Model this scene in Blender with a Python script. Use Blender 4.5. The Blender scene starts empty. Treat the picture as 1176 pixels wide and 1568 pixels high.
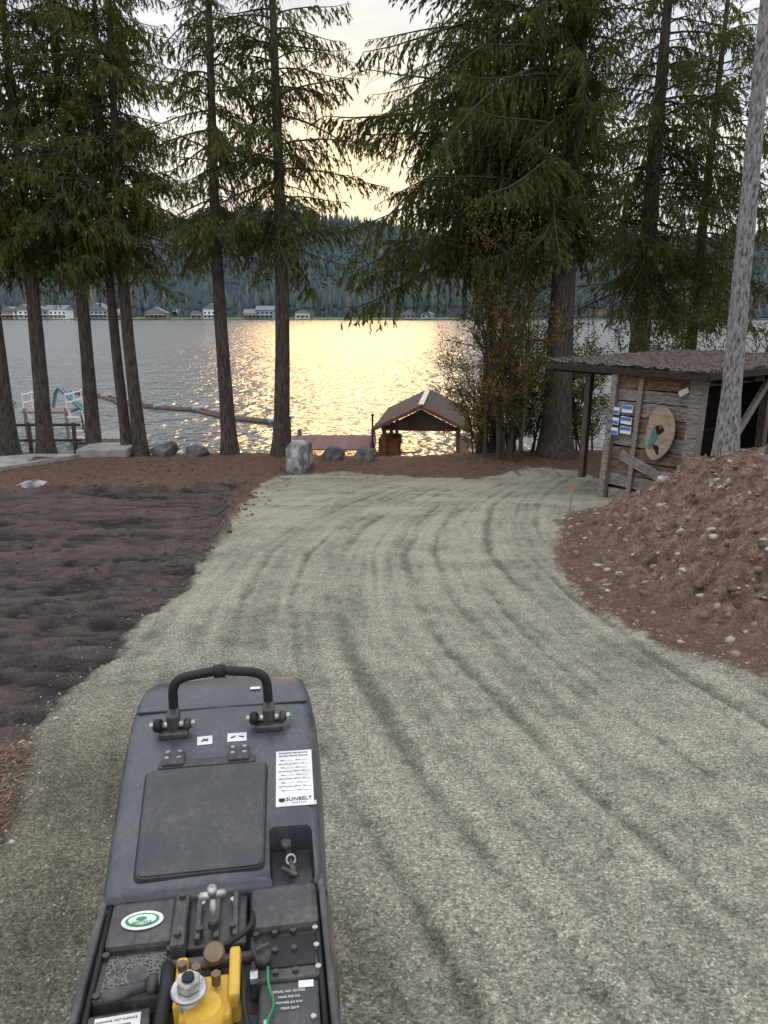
import bpy, bmesh, math, random
import numpy as np
from mathutils import Vector, Matrix, Euler
random.seed(7); rng=np.random.default_rng(7)
S=bpy.context.scene
COL=S.collection
R=math.radians
# ------------------------------------------------------------ helpers
def vnoise(x,y,seed=0.):
    x=np.asarray(x,float);y=np.asarray(y,float)
    xi=np.floor(x);yi=np.floor(y);fx=x-xi;fy=y-yi
    fx=fx*fx*(3-2*fx);fy=fy*fy*(3-2*fy)
    def h(i,j):
        t=np.sin(i*127.1+j*311.7+seed*74.7)*43758.5453
        return t-np.floor(t)
    return (h(xi,yi)*(1-fx)+h(xi+1,yi)*fx)*(1-fy)+(h(xi,yi+1)*(1-fx)+h(xi+1,yi+1)*fx)*fy
def fbm(x,y,seed=0.,o=4):
    s=0;a=.5;n=0
    for i in range(o):
        s=s+a*vnoise(np.asarray(x)*2**i,np.asarray(y)*2**i,seed+i*3.1);n+=a;a*=.5
    return s/n
def sst(a,b,x):
    t=np.clip((x-a)/(b-a),0,1);return t*t*(3-2*t)
def obj(name,me,mat=None,parent=None,loc=(0,0,0),rot=(0,0,0)):
    o=bpy.data.objects.new(name,me);COL.objects.link(o)
    if mat and me and hasattr(me,'materials') and len(me.materials)==0: me.materials.append(mat)
    o.parent=parent;o.location=loc;o.rotation_euler=rot
    return o
def empty(name,loc=(0,0,0),rot=(0,0,0)):
    o=bpy.data.objects.new(name,None);COL.objects.link(o);o.location=loc;o.rotation_euler=rot;o.empty_display_size=.2;return o
def mesh(name,V,F,smooth=False):
    me=bpy.data.meshes.new(name);me.from_pydata([tuple(v) for v in V],[],[tuple(f) for f in F]);me.update()
    if smooth: me.polygons.foreach_set('use_smooth',[True]*len(me.polygons))
    return me
def fastmesh(name,V,F,smooth=False):
    V=np.asarray(V,dtype=np.float32);F=np.asarray(F,dtype=np.int32);k=F.shape[1]
    me=bpy.data.meshes.new(name);me.vertices.add(len(V));me.vertices.foreach_set('co',V.ravel())
    me.loops.add(F.size);me.loops.foreach_set('vertex_index',F.ravel())
    me.polygons.add(len(F));me.polygons.foreach_set('loop_start',np.arange(len(F),dtype=np.int32)*k)
    me.polygons.foreach_set('loop_total',np.full(len(F),k,dtype=np.int32))
    if smooth: me.polygons.foreach_set('use_smooth',np.ones(len(F),dtype=bool))
    me.update(calc_edges=True);return me
def box(name,size,loc,mat,parent=None,rot=(0,0,0),bev=.004,seg=2,taper=None):
    bm=bmesh.new();bmesh.ops.create_cube(bm,size=1)
    for v in bm.verts:
        t=1 if (taper is None or v.co.z<0) else taper
        v.co=Vector((v.co.x*size[0]*t,v.co.y*size[1]*t,v.co.z*size[2]))
    if bev>0: bmesh.ops.bevel(bm,geom=bm.edges[:],offset=min(bev,min(size)*.45),segments=seg,affect='EDGES',profile=.5)
    me=bpy.data.meshes.new(name);bm.to_mesh(me);bm.free()
    return obj(name,me,mat,parent,loc,rot)
def cyl(name,p1,p2,r,mat,parent=None,n=20,r2=None,bev=0):
    p1=Vector(p1);p2=Vector(p2);d=p2-p1
    bm=bmesh.new();bmesh.ops.create_cone(bm,cap_ends=True,segments=n,radius1=r,radius2=r if r2 is None else r2,depth=d.length)
    if bev>0:
        es=[e for e in bm.edges if abs(e.verts[0].co.z-e.verts[1].co.z)<1e-6]
        bmesh.ops.bevel(bm,geom=es,offset=bev,segments=2,affect='EDGES')
    me=bpy.data.meshes.new(name);bm.to_mesh(me);bm.free()
    for p in me.polygons:
        if len(p.vertices)==4 and n>8: p.use_smooth=True
    o=obj(name,me,mat,parent);o.location=(p1+p2)/2
    o.rotation_mode='QUATERNION';o.rotation_quaternion=d.to_track_quat('Z','Y');return o
def tube(V,F,pts,rad,n=6,cap=False):
    pts=[Vector(p) for p in pts];b=len(V)
    for i,p in enumerate(pts):
        t=(pts[min(i+1,len(pts)-1)]-pts[max(i-1,0)]).normalized()
        a=t.cross(Vector((0.31,.2,1)) if abs(t.z)<.9 else Vector((1,0.1,0))).normalized();c=t.cross(a)
        for k in range(n):
            an=2*math.pi*k/n
            V.append(p+(a*math.cos(an)+c*math.sin(an))*rad[i])
    for i in range(len(pts)-1):
        for k in range(n):
            F.append((b+i*n+k,b+i*n+(k+1)%n,b+(i+1)*n+(k+1)%n,b+(i+1)*n+k))
# ------------------------------------------------------------ materials
class NT:
    def __init__(s,nt): s.t=nt;s.n=nt.nodes;s.l=nt.links
    def add(s,ty,**k):
        n=s.n.new(ty)
        for a,b in k.items(): setattr(n,a,b)
        return n
    def coord(s,scale=(1,1,1),kind='Object'):
        c=s.add('ShaderNodeTexCoord');m=s.add('ShaderNodeMapping');s.l.new(c.outputs[kind],m.inputs[0]);m.inputs['Scale'].default_value=scale;return m.outputs[0]
    def noise(s,vec,sc,det=4,rough=.55):
        n=s.add('ShaderNodeTexNoise');s.l.new(vec,n.inputs['Vector']);n.inputs['Scale'].default_value=sc;n.inputs['Detail'].default_value=det;n.inputs['Roughness'].default_value=rough;return n.outputs['Fac']
    def vor(s,vec,sc,feat='F1'):
        n=s.add('ShaderNodeTexVoronoi');n.feature=feat;s.l.new(vec,n.inputs['Vector']);n.inputs['Scale'].default_value=sc;return n
    def ramp(s,f,pts):
        n=s.add('ShaderNodeValToRGB');s.l.new(f,n.inputs[0]);e=n.color_ramp.elements
        while len(e)<len(pts): e.new(.5)
        for a,(p,c) in zip(e,pts):
            a.position=p;a.color=(c,c,c,1) if not hasattr(c,'__len__') else (*c[:3],1)
        return n.outputs[0]
    def mix(s,f,a,b,mode='MIX'):
        n=s.add('ShaderNodeMix');n.data_type='RGBA';n.blend_type=mode
        for i,v in ((0,f),(6,a),(7,b)):
            if isinstance(v,bpy.types.NodeSocket): s.l.new(v,n.inputs[i])
            else: n.inputs[i].default_value=v if i==0 else (*v[:3],1)
        return n.outputs[2]
    def math(s,op,a,b=0.,c=None,clamp=False):
        n=s.add('ShaderNodeMath');n.operation=op;n.use_clamp=clamp
        for i,v in enumerate((a,b) if c is None else (a,b,c)):
            if isinstance(v,bpy.types.NodeSocket): s.l.new(v,n.inputs[i])
            else: n.inputs[i].default_value=v
        return n.outputs[0]
    def bump(s,h,st=.5,dist=.01,nrm=None):
        n=s.add('ShaderNodeBump');s.l.new(h,n.inputs['Height']);n.inputs['Strength'].default_value=st;n.inputs['Distance'].default_value=dist
        if nrm: s.l.new(nrm,n.inputs['Normal'])
        return n.outputs[0]
def newmat(name):
    m=bpy.data.materials.new(name);m.use_nodes=True
    n=NT(m.node_tree);p=m.node_tree.nodes['Principled BSDF'];return m,n,p
def mat(name,c1,c2=None,sc=8,rough=.7,metal=0,bump=.3,bd=.01,scale=(1,1,1),det=4,spec=.4,lo=.35,hi=.65):
    m,n,p=newmat(name);c2=c2 or tuple(x*.6 for x in c1)
    v=n.coord(scale);f=n.noise(v,sc,det)
    c=n.ramp(f,[(lo,c2),(hi,c1)]);n.l.new(c,p.inputs['Base Color'])
    p.inputs['Roughness'].default_value=rough;p.inputs['Metallic'].default_value=metal;p.inputs['Specular IOR Level'].default_value=spec
    if bump>0: n.l.new(n.bump(f,bump,bd),p.inputs['Normal'])
    return m
M={}
M['bark']=mat('bark',(.135,.105,.088),(.032,.025,.02),9,.9,bump=1,bd=.04,scale=(3,3,.45),det=6)
M['bark_grey']=mat('bark_grey',(.34,.32,.31),(.08,.068,.062),14,.9,bump=1,bd=.03,scale=(2.6,2.6,.8),det=7,lo=.36,hi=.58)
M['twig']=mat('twig',(.09,.068,.052),(.05,.037,.028),9,.9,bump=0)
M['wood_old']=mat('wood_old',(.24,.165,.12),(.06,.038,.028),6,.85,bump=.5,bd=.006,scale=(1.2,8,8),det=6)
M['wood_grey']=mat('wood_grey',(.34,.30,.265),(.11,.085,.07),6,.85,bump=.5,bd=.006,scale=(1.2,8,8),det=6)
M['wood_post']=mat('wood_post',(.18,.13,.10),(.05,.034,.026),6,.85,bump=.5,bd=.006,scale=(8,8,1),det=6)
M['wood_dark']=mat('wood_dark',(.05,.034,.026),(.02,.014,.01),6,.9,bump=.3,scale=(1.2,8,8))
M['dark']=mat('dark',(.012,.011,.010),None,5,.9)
M['rock']=mat('rock',(.42,.41,.40),(.10,.10,.10),3.5,.85,bump=1,bd=.06,det=8,lo=.4,hi=.6)
M['rock_dark']=mat('rock_dark',(.17,.17,.17),(.05,.05,.055),3.5,.85,bump=1,bd=.06,det=8)
M['concrete']=mat('concrete',(.40,.38,.35),(.25,.23,.21),3,.85)
M['pole']=mat('pole',(.03,.03,.03),None,5,.5)
def foliage(name,a,b,c,tr=.38):
    m,n,p=newmat(name)
    g=n.add('ShaderNodeNewGeometry')
    col=n.ramp(g.outputs['Random Per Island'],[(0,a),(.6,b),(1,c)])
    v=n.coord();k=n.ramp(n.noise(v,.9,2),[(.35,(.6,.6,.6)),(.65,(1.6,1.52,1.35))])
    col=n.mix(1.,col,k,'MULTIPLY')
    df=n.add('ShaderNodeBsdfDiffuse');n.l.new(col,df.inputs[0])
    t=n.add('ShaderNodeBsdfTranslucent');n.l.new(n.mix(.5,col,(.18,.20,.04)),t.inputs[0])
    mx=n.add('ShaderNodeMixShader');mx.inputs[0].default_value=tr
    n.l.new(df.outputs[0],mx.inputs[1]);n.l.new(t.outputs[0],mx.inputs[2]);n.l.new(mx.outputs[0],n.n['Material Output'].inputs[0]);n.n.remove(p);return m
M['fol']=foliage('conifer_foliage',(.045,.062,.024),(.082,.112,.038),(.12,.14,.05))
M['fol2']=foliage('cedar_foliage',(.07,.08,.03),(.115,.13,.042),(.17,.145,.055))
M['fol3']=foliage('autumn_foliage',(.12,.11,.04),(.21,.165,.05),(.27,.17,.06),.4)
# ------------------------------------------------------------ terrain
PY=[-60,-5,0,17,20,22,25,28.5,32,60,600,6000];PZ=[5,.6,.1,-1.89,-1.93,-2.25,-3.35,-4.3,-5,-8,-9,-9]
XRy=[-8,1,3,4.11,4.4,5.18,6.25,7.84,9.3,10.7,11.5,13]
XRx=[6,5,3.1,2.25,2.08,1.72,1.64,1.83,2.15,2.56,3.0,3.9]
def G0(x,y):
    x=np.asarray(x,float);y=np.asarray(y,float)
    yy=y+np.where(y>19,1.6*(vnoise(x*.25,y*.1,5)-.5),0)
    z=np.interp(yy,PY,PZ)
    e=x-np.interp(y,XRy,XRx)
    cutf=(1-sst(10.2,11.7,y-.5*(np.maximum(x,4.6)-4.6)))
    m=.90*sst(-.05,2.2,e)*cutf+.30*sst(2,7,e)*cutf
    z=z+m+.25*sst(0,6,-x-9)*(1-sst(12,20,y))
    return z,m
GRAV=[(-1.2,-9),(-1.3,1.5),(-1.42,2.4),(-1.66,3.2),(-1.78,3.9),(-1.76,5.1),(-1.74,6.9),(-2.14,10.7),(-2.5,15),(-2.35,17.2),(-1,17.5),(.6,16.9),(2.0,16.3),(2.8,17.4),(3.6,18.0),(4.6,17.5),(4.6,15),(4.6,13),(3.9,12.2),(3.2,11.6),(2.56,10.7),(1.83,7.84),(1.64,6.25),(1.72,5.18),(2.08,4.4),(2.25,4.11),(3.1,3),(5,1),(6.2,-9)]
MUD=[(-2.6,14.7),(-2.6,13),(-2.2,10.7),(-1.6,6.9),(-1.6,3.4),(-2.0,3.25),(-3,3.1),(-14,2.8),(-14,13.2),(-7,13.6),(-5,14.2)]
def sdf(poly,x,y):
    d=np.full(x.shape,1e9);ins=np.zeros(x.shape,bool)
    for i in range(len(poly)):
        ax,ay=poly[i];bx,by=poly[(i+1)%len(poly)]
        ex,ey=bx-ax,by-ay
        t=np.clip(((x-ax)*ex+(y-ay)*ey)/(ex*ex+ey*ey),0,1)
        d=np.minimum(d,np.hypot(x-ax-t*ex,y-ay-t*ey))
        c=((ay>y)!=(by>y))&(x<(bx-ax)*(y-ay)/((by-ay) if by!=ay else 1e-9)+ax);ins^=c
    return np.where(ins,d,-d)
def grow(a,n,f,step):
    o=[];v=a
    for i in range(n): v+=step;step*=f;o.append(v)
    return o
xs=np.array([-v for v in grow(7.5,48,1.17,.09)][::-1]+list(np.arange(-7.5,-3,.045))+list(np.arange(-3,3.6,.025))+list(np.arange(3.6,8,.045))+grow(8,48,1.17,.09))
ys=np.array([-v for v in grow(-.6,24,1.22,.09)][::-1]+list(np.arange(.6,7,.025))+list(np.arange(7,20.5,.05))+grow(20.5,48,1.17,.09))
X,Y=np.meshgrid(xs,ys);x=X.ravel();y=Y.ravel()
z,mnd=G0(x,y)
wx=x+.22*(fbm(x*1.3,y*1.3,3)-.5)+.12*(fbm(x*6,y*6,13)-.5);wy=y+.5*(fbm(x*1.1,y*1.1,9)-.5)+.25*(fbm(x*5,y*5,19)-.5)
near=(np.abs(x)<40)&(y<40)&(y>-30)
gd=np.full(x.shape,-9.);md=np.full(x.shape,-9.)
gd[near]=sdf(GRAV,wx[near],wy[near]);md[near]=sdf(MUD,wx[near],wy[near])
grav=sst(-.05,.05,gd+.16*(fbm(x*16,y*16,15)-.5));mud=sst(-.08,.10,md)*(1-grav)
bank=sst(.05,.25,mnd)*(1-grav)
# wheel / drum tracks sweep from lower right, up the middle and round to the shed
cx=np.interp(y,[-5,0,1.5,3,4.5,6,8,10,12,14,17],[2.9,1.9,1.25,.75,.42,.25,.2,.42,.85,1.5,2.7])
u=(x-cx)+.10*(vnoise(y*.5,x*.3,4)-.5)
lines=0;rims=0
for u0,wd,am in ((-1.75,.03,.7),(-1.42,.045,.9),(-.98,.03,.8),(-.62,.05,1),(-.30,.025,.7),(.05,.04,.9),(.38,.045,1),(.66,.025,.9),(.95,.05,1),(1.3,.035,.9),(1.6,.045,1),(2.1,.05,.9)):
    dd_=u-u0-.08*(vnoise(y*.8,x*0+u0*9,8)-.5)
    amp=am*np.clip(1.7*(vnoise(y*.6+u0*7,x*0+u0,12)-.18),0,1)
    lines=lines+amp*np.exp(-(dd_/wd)**2)*np.clip(.45+1.1*vnoise(y*14,x*11,14),0,1.2)
    rims=rims+amp*np.exp(-((np.abs(dd_)-wd*2.0)/(wd*.8))**2)
lines=np.clip(lines,0,1);rims=np.clip(rims,0,1)
tr=fbm(u*4+.3*vnoise(x*.7,y*.5,4),y*.35,21,3)*.5+fbm(u*20,y*1.0,33,3)*.5
tr2=fbm(x*1.2,y*2.2,44,4);blot=fbm(x*14,y*14,46,3)
track=np.clip((tr-.5)*2.3+.5,0,1)*.45+np.clip((tr2-.5)*2.4+.5,0,1)*.30+np.clip((blot-.5)*2.5+.5,0,1)*.25
fp=sst(.54,.62,fbm(x*1.0,y*1.9,49,3)+.12*(fbm(x*5,y*7,50,3)-.5))*sst(9,12,y)
track=np.clip(track-.44*lines+.16*rims+.25*fp,0,1)
nearw=near.astype(float)*sst(40,20,np.abs(x)+np.abs(y)*.5)
fg=fbm(x*28,y*28,47,2)
z=z+nearw*(.03*(fbm(x*.8,y*.8,7)-.5)+grav*(.014*(tr-.5)+.016*(tr2-.5)-.020*lines+.008*rims+.012*(fbm(x*9,y*9,43,2)-.5)+.008*(fg-.5)*(y<7)))
mst=fbm(x*.7+.25*y+1.5*vnoise(x*.5,y*.5,2),y*3.4+1.2*vnoise(x*.8,y*.3,6),51,4);pk=fbm(x*2.2,y*5.5,58,4);pz=fbm(x*7,y*10,59,3);lump=fbm(x*3.5,y*4,57,3)
crk=np.clip(1-np.abs(pk-.5)*16,0,1)*sst(.5,.6,fbm(x*1.1,y*1.5,54,2))
z=z+mud*(-.04+.06*(mst-.5)+.05*(pk-.5)+.05*(pz-.5)+.05*(lump-.5)-.09*sst(.62,.72,pk)-.035*crk)
# boot prints across the soil bed
rp=random.Random(4);prints=np.zeros_like(x)
for (sx0,sy0,hd,nst) in ((-4.6,6.0,1.25,7),(-3.2,8.8,2.6,6),(-6.3,9.8,.4,6),(-2.6,5.2,1.9,5)):
    for k in range(nst):
        px_=sx0+math.cos(hd)*.62*k+(-1)**k*.11*math.sin(hd);py_=sy0+math.sin(hd)*.62*k-(-1)**k*.11*math.cos(hd)
        dx=x-px_;dy=y-py_;a_=dx*math.cos(hd)+dy*math.sin(hd);b_=-dx*math.sin(hd)+dy*math.cos(hd)
        prints=np.maximum(prints,np.clip(1.4-((a_/.17)**2+(b_/.07)**2),0,1))
z=z-.045*prints*mud
other=(1-grav)*(1-mud)
z=z+nearw*other*(.10*(fbm(x*2.5,y*2.5,61)-.5)+.06*(fbm(x*9,y*9,63,3)-.5))
rd=fbm(x*1.8,y*1.8,71);cl3=fbm(x*6,y*6,73,4);cl4=fbm(x*15,y*15,75,3)
z=z+nearw*bank*(.32*(rd-.5)+.24*(cl3-.5)+.10*np.clip(cl4-.5,0,1)*2-.06*np.clip(.45-cl3,0,1)*4)
z=z+.11*np.exp(-((md-.02)/.14)**2)*near*(1-grav)*np.clip(fbm(x*4,y*4,81)*2.2-.2,0,2)*(y>5)
nx,ny=len(xs),len(ys)
idx=np.arange(nx*ny).reshape(ny,nx)
F=np.stack([idx[:-1,:-1],idx[:-1,1:],idx[1:,1:],idx[1:,:-1]],-1).reshape(-1,4)
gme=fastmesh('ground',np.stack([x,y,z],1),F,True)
a=gme.attributes.new('masks','FLOAT_COLOR','POINT')
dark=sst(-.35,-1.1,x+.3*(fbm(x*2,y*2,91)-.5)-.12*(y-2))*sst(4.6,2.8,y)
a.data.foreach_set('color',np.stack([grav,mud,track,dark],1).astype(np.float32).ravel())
a=gme.attributes.new('bank','FLOAT','POINT');a.data.foreach_set('value',bank.astype(np.float32))
a=gme.attributes.new('ridge','FLOAT','POINT');a.data.foreach_set('value',(mst*.4+pk*.3+pz*.3-.12*crk-.08*prints).astype(np.float32))
def G(px,py): return float(G0(px,py)[0])
m,n,p=newmat('ground')
v=n.coord()
at=n.add('ShaderNodeAttribute',attribute_name='masks');sep=n.add('ShaderNodeSeparateColor');n.l.new(at.outputs['Color'],sep.inputs[0])
bk=n.add('ShaderNodeAttribute',attribute_name='bank').outputs['Fac'];rg=n.add('ShaderNodeAttribute',attribute_name='ridge').outputs['Fac']
fine=n.noise(v,55,5,.8);mid=n.noise(v,7,6,.7)
v1=n.vor(v,130)
pc=n.add('ShaderNodeSeparateColor');n.l.new(v1.outputs['Color'],pc.inputs[0])
g1=n.ramp(pc.outputs[0],[(0,(.15,.142,.112)),(.35,(.285,.273,.213)),(.8,(.365,.350,.278)),(1,(.56,.54,.46))])
g2=n.mix(n.math('MULTIPLY',n.ramp(v1.outputs['Distance'],[(.35,0),(.8,1)]),.45),g1,(.14,.13,.10))
g2=n.mix(1.,g2,n.ramp(fine,[(.32,(.46,.46,.44)),(.48,(1.,1.,1.)),(.65,(1.38,1.37,1.35))]),'MULTIPLY')
trk=n.ramp(sep.outputs[2],[(.08,(.52,.52,.51)),(.42,(.93,.93,.92)),(.8,(1.26,1.24,1.20))])
g3=n.mix(1.,g2,trk,'MULTIPLY')
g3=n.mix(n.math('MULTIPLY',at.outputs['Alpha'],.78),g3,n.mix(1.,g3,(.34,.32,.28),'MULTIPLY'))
md1=n.ramp(fine,[(.3,(.032,.025,.023)),(.55,(.088,.068,.062)),(.75,(.16,.128,.118))])
md1=n.mix(1.,md1,n.ramp(rg,[(.38,(.34,.34,.34)),(.5,(.95,.95,.95)),(.62,(1.45,1.45,1.45))]),'MULTIPLY')
fl=n.ramp(fine,[(.3,(.05,.031,.023)),(.5,(.14,.088,.064)),(.7,(.23,.16,.115)),(.8,(.34,.27,.20))])
fl=n.mix(1.,fl,n.ramp(mid,[(.3,(.6,.6,.6)),(.7,(1.35,1.25,1.2))]),'MULTIPLY')
bc=n.ramp(mid,[(.3,(.06,.037,.027)),(.46,(.165,.10,.069)),(.58,(.25,.165,.12)),(.78,(.36,.30,.24))])
bc=n.mix(1.,bc,n.ramp(fine,[(.3,(.35,.35,.35)),(.5,(.95,.95,.95)),(.7,(1.65,1.65,1.65))]),'MULTIPLY')
c=n.mix(bk,fl,bc);c=n.mix(sep.outputs[1],c,md1);c=n.mix(sep.outputs[0],c,g3)
n.l.new(c,p.inputs['Base Color']);p.inputs['Roughness'].default_value=.92;p.inputs['Specular IOR Level'].default_value=.2
hg=n.math('SUBTRACT',1.,v1.outputs['Distance']);hs=n.math('MULTIPLY_ADD',fine,1.8,hg)
notg=n.math('SUBTRACT',1.,sep.outputs[0])
hs=n.math('ADD',hs,n.math('MULTIPLY',n.math('MULTIPLY',mid,notg),8.))
n.l.new(n.bump(hs,.75,.009),p.inputs['Normal'])
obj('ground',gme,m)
# ------------------------------------------------------------ water
LZ=-4.35
m,n,p=newmat('lake_water')
v=n.coord((1,.75,1));a1=n.noise(v,1.3,2,.6);v=n.coord((.26,.14,1));a3=n.noise(v,1.,3,.65);v=n.coord((.02,.05,1));a2=n.noise(v,1.,3)
n.l.new(n.ramp(a2,[(.3,(.05,.06,.06)),(.7,(.08,.09,.085))]),p.inputs['Base Color'])
p.inputs['Roughness'].default_value=.19;p.inputs['IOR'].default_value=1.33
h=n.math('MULTIPLY_ADD',a3,3.,a1)
n.l.new(n.bump(h,1.,.27),p.inputs['Normal'])
obj('lake_water',mesh('lake_water',[(-3000,23,LZ),(3000,23,LZ),(3000,700,LZ),(-3000,700,LZ)],[(0,1,2,3)]),m)
# ------------------------------------------------------------ far hills + forest
def HZ(x,y):
    ridge=100+62*np.exp(-((x+160)/330)**2)+30*np.exp(-((x-700)/250)**2)+40*(fbm(x*.003,y*.002,3)-.5)
    sh=612+14*(fbm(x*.01,0*y,8)-.5)
    t=np.clip((y-sh)/850,-1,1.0)
    zz=np.where(t<.06,t*60,3.6+(ridge-3.6)*sst(.04,1,t))
    zz=zz-np.where(y>1500,(y-1500)*.03,0)
    return LZ+zz+np.where(t>.05,14*(fbm(x*.012,y*.012,5)-.5),0)
hx=np.linspace(-2600,2600,180);hy=np.concatenate([np.linspace(585,760,30),np.linspace(775,2200,60)])
HX,HY=np.meshgrid(hx,hy);hv=np.stack([HX.ravel(),HY.ravel(),HZ(HX.ravel(),HY.ravel())],1)
idx=np.arange(len(hv)).reshape(HX.shape)
F=np.stack([idx[:-1,:-1],idx[:-1,1:],idx[1:,1:],idx[1:,:-1]],-1).reshape(-1,4)
M['hill']=mat('hill',(.08,.10,.11),(.045,.06,.068),.03,.95,bump=0,det=4,spec=0)  # bluish base colour stands in for aerial haze
obj('hillside',fastmesh('hillside',hv,F,True),M['hill'])
N=15000
tx=rng.uniform(-1100,1100,N);ty=612+22+850*rng.random(N)**1.5
th=rng.uniform(11,24,N);tz=HZ(tx,ty)
shore=900
ty[:shore]=rng.uniform(626,655,shore);tx[:shore]=rng.uniform(-600,600,shore);th[:shore]=rng.uniform(4,12,shore);tz=HZ(tx,ty)
ang=np.arange(5)*2*math.pi/5
base=np.arange(N)*12
rr=th*rng.uniform(.16,.30,N)
ph=rng.uniform(0,6,N)
allV=np.zeros((N,12,3))
for t,(z0,z1,rf) in enumerate([(0.02,.62,1.),(.35,1.,.62)]):
    for k in range(5):
        q=rr*rf*rng.uniform(.75,1.2,N)
        allV[:,t*6+k,0]=tx+q*np.cos(ang[k]+ph);allV[:,t*6+k,1]=ty+q*np.sin(ang[k]+ph);allV[:,t*6+k,2]=tz+th*z0
    allV[:,t*6+5,0]=tx;allV[:,t*6+5,1]=ty;allV[:,t*6+5,2]=tz+th*z1
fs=[]
for t in range(2):
    for k in range(5): fs.append(np.stack([base+t*6+k,base+t*6+(k+1)%5,base+t*6+5],1))
m,n,p=newmat('distant_forest');g=n.add('ShaderNodeNewGeometry')
n.l.new(n.ramp(g.outputs['Random Per Island'],[(0,(.055,.075,.082)),(.7,(.078,.10,.105)),(.95,(.11,.12,.095)),(1,(.16,.13,.08))]),p.inputs['Base Color']);p.inputs['Roughness'].default_value=1;p.inputs['Specular IOR Level'].default_value=0  # aerial haze is mixed into these bluish tree colours
obj('distant_forest',fastmesh('distant_forest',allV.reshape(-1,3),np.concatenate(fs)),m)
M['lawn']=mat('lawn',(.14,.19,.08),(.07,.10,.05),.2,.95,bump=0)
V=[];F=[]
for i,xx in enumerate(np.linspace(-420,60,60)):
    for j,yy in enumerate((609,622,632)):
        V.append((xx,yy,float(HZ(np.array(xx),np.array(float(yy))))+.5))
    if i:
        b=(i-1)*3
        for j in range(2): F.append((b+j,b+3+j,b+4+j,b+1+j))
obj('shore_lawn',mesh('shore_lawn',V,F,True),M['lawn'])
M['w_white']=mat('siding_white',(.8,.8,.78),(.7,.7,.68),1,.8,bump=0);M['w_grey']=mat('siding_grey',(.33,.37,.43),(.26,.29,.33),1,.8,bump=0);M['w_tan']=mat('siding_tan',(.32,.25,.20),(.25,.19,.15),1,.8,bump=0)
M['roof_g']=mat('roof_grey',(.22,.23,.25),(.15,.16,.17),1,.8,bump=0);M['glass']=mat('window_glass',(.02,.03,.04),None,1,.15,bump=0)
def house(px,wd,h,wm,D=618.,up=0):
    hx_=(px-588)/(1178*1.034)*D
    z=float(HZ(np.array(hx_),np.array(D)))+.4
    e=empty('lake_house',(hx_,D,z),(0,0,random.uniform(-.3,.3)))
    d=9
    box('walls',(wd,d,h+1),(0,0,h/2-.5),wm,e,bev=0)
    o=.8
    if random.random()<.5:
        V=[(-wd/2-o,-d/2-o,h),(wd/2+o,-d/2-o,h),(wd/2+o,d/2+o,h),(-wd/2-o,d/2+o,h),(0,-d/2-o,h+wd*.28),(0,d/2+o,h+wd*.28)]
        Fc=[(0,4,5,3),(1,2,5,4),(0,1,4),(2,3,5),(0,3,2,1)]
    else:
        V=[(-wd/2-o,-d/2-o,h),(wd/2+o,-d/2-o,h),(wd/2+o,d/2+o,h),(-wd/2-o,d/2+o,h),(-wd/2-o,0,h+3.2),(wd/2+o,0,h+3.2)]
        Fc=[(0,1,5,4),(2,3,4,5),(0,4,3),(1,2,5),(0,3,2,1)]
    obj('roof',mesh('roof',V,Fc),M['roof_g'],e)
    k=int(wd/3.2)
    for fl_ in range(int(h//2.8)):
        for i in range(k):
            box('window_%d_%d'%(fl_,i),(1.7,.1,1.4),(-wd/2+wd*(i+.5)/k,-d/2-.06,1.6+fl_*2.8),M['glass'],e,bev=0)
    box('deck',(wd*.8,2.5,.3),(0,-d/2-1.3,.4 if h<4 else 2.9),M['w_white'],e,bev=0)
for px,wd,h,wm,D in ((18,13,5.5,'w_tan',618),(38,15,6.5,'w_white',618),(62,13,6,'w_grey',618),(90,19,7,'w_white',618),(48,13,6,'w_white',660),(78,14,6,'w_tan',668),(112,12,6,'w_grey',655),(152,19,6.5,'w_grey',618),(185,9,4,'w_tan',618),(240,17,4,'w_tan',618),(262,11,5,'w_white',650),(300,9,4,'w_grey',618),(327,14,7.5,'w_white',618),(385,10,4,'w_tan',618),(408,14,6.5,'w_grey',618),(463,11,4,'w_white',618),(625,10,3.,'w_tan',618),(655,9,3.,'w_grey',618),(-40,14,6,'w_tan',618)):
    house(px,wd,h,M[wm],float(D))
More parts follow.
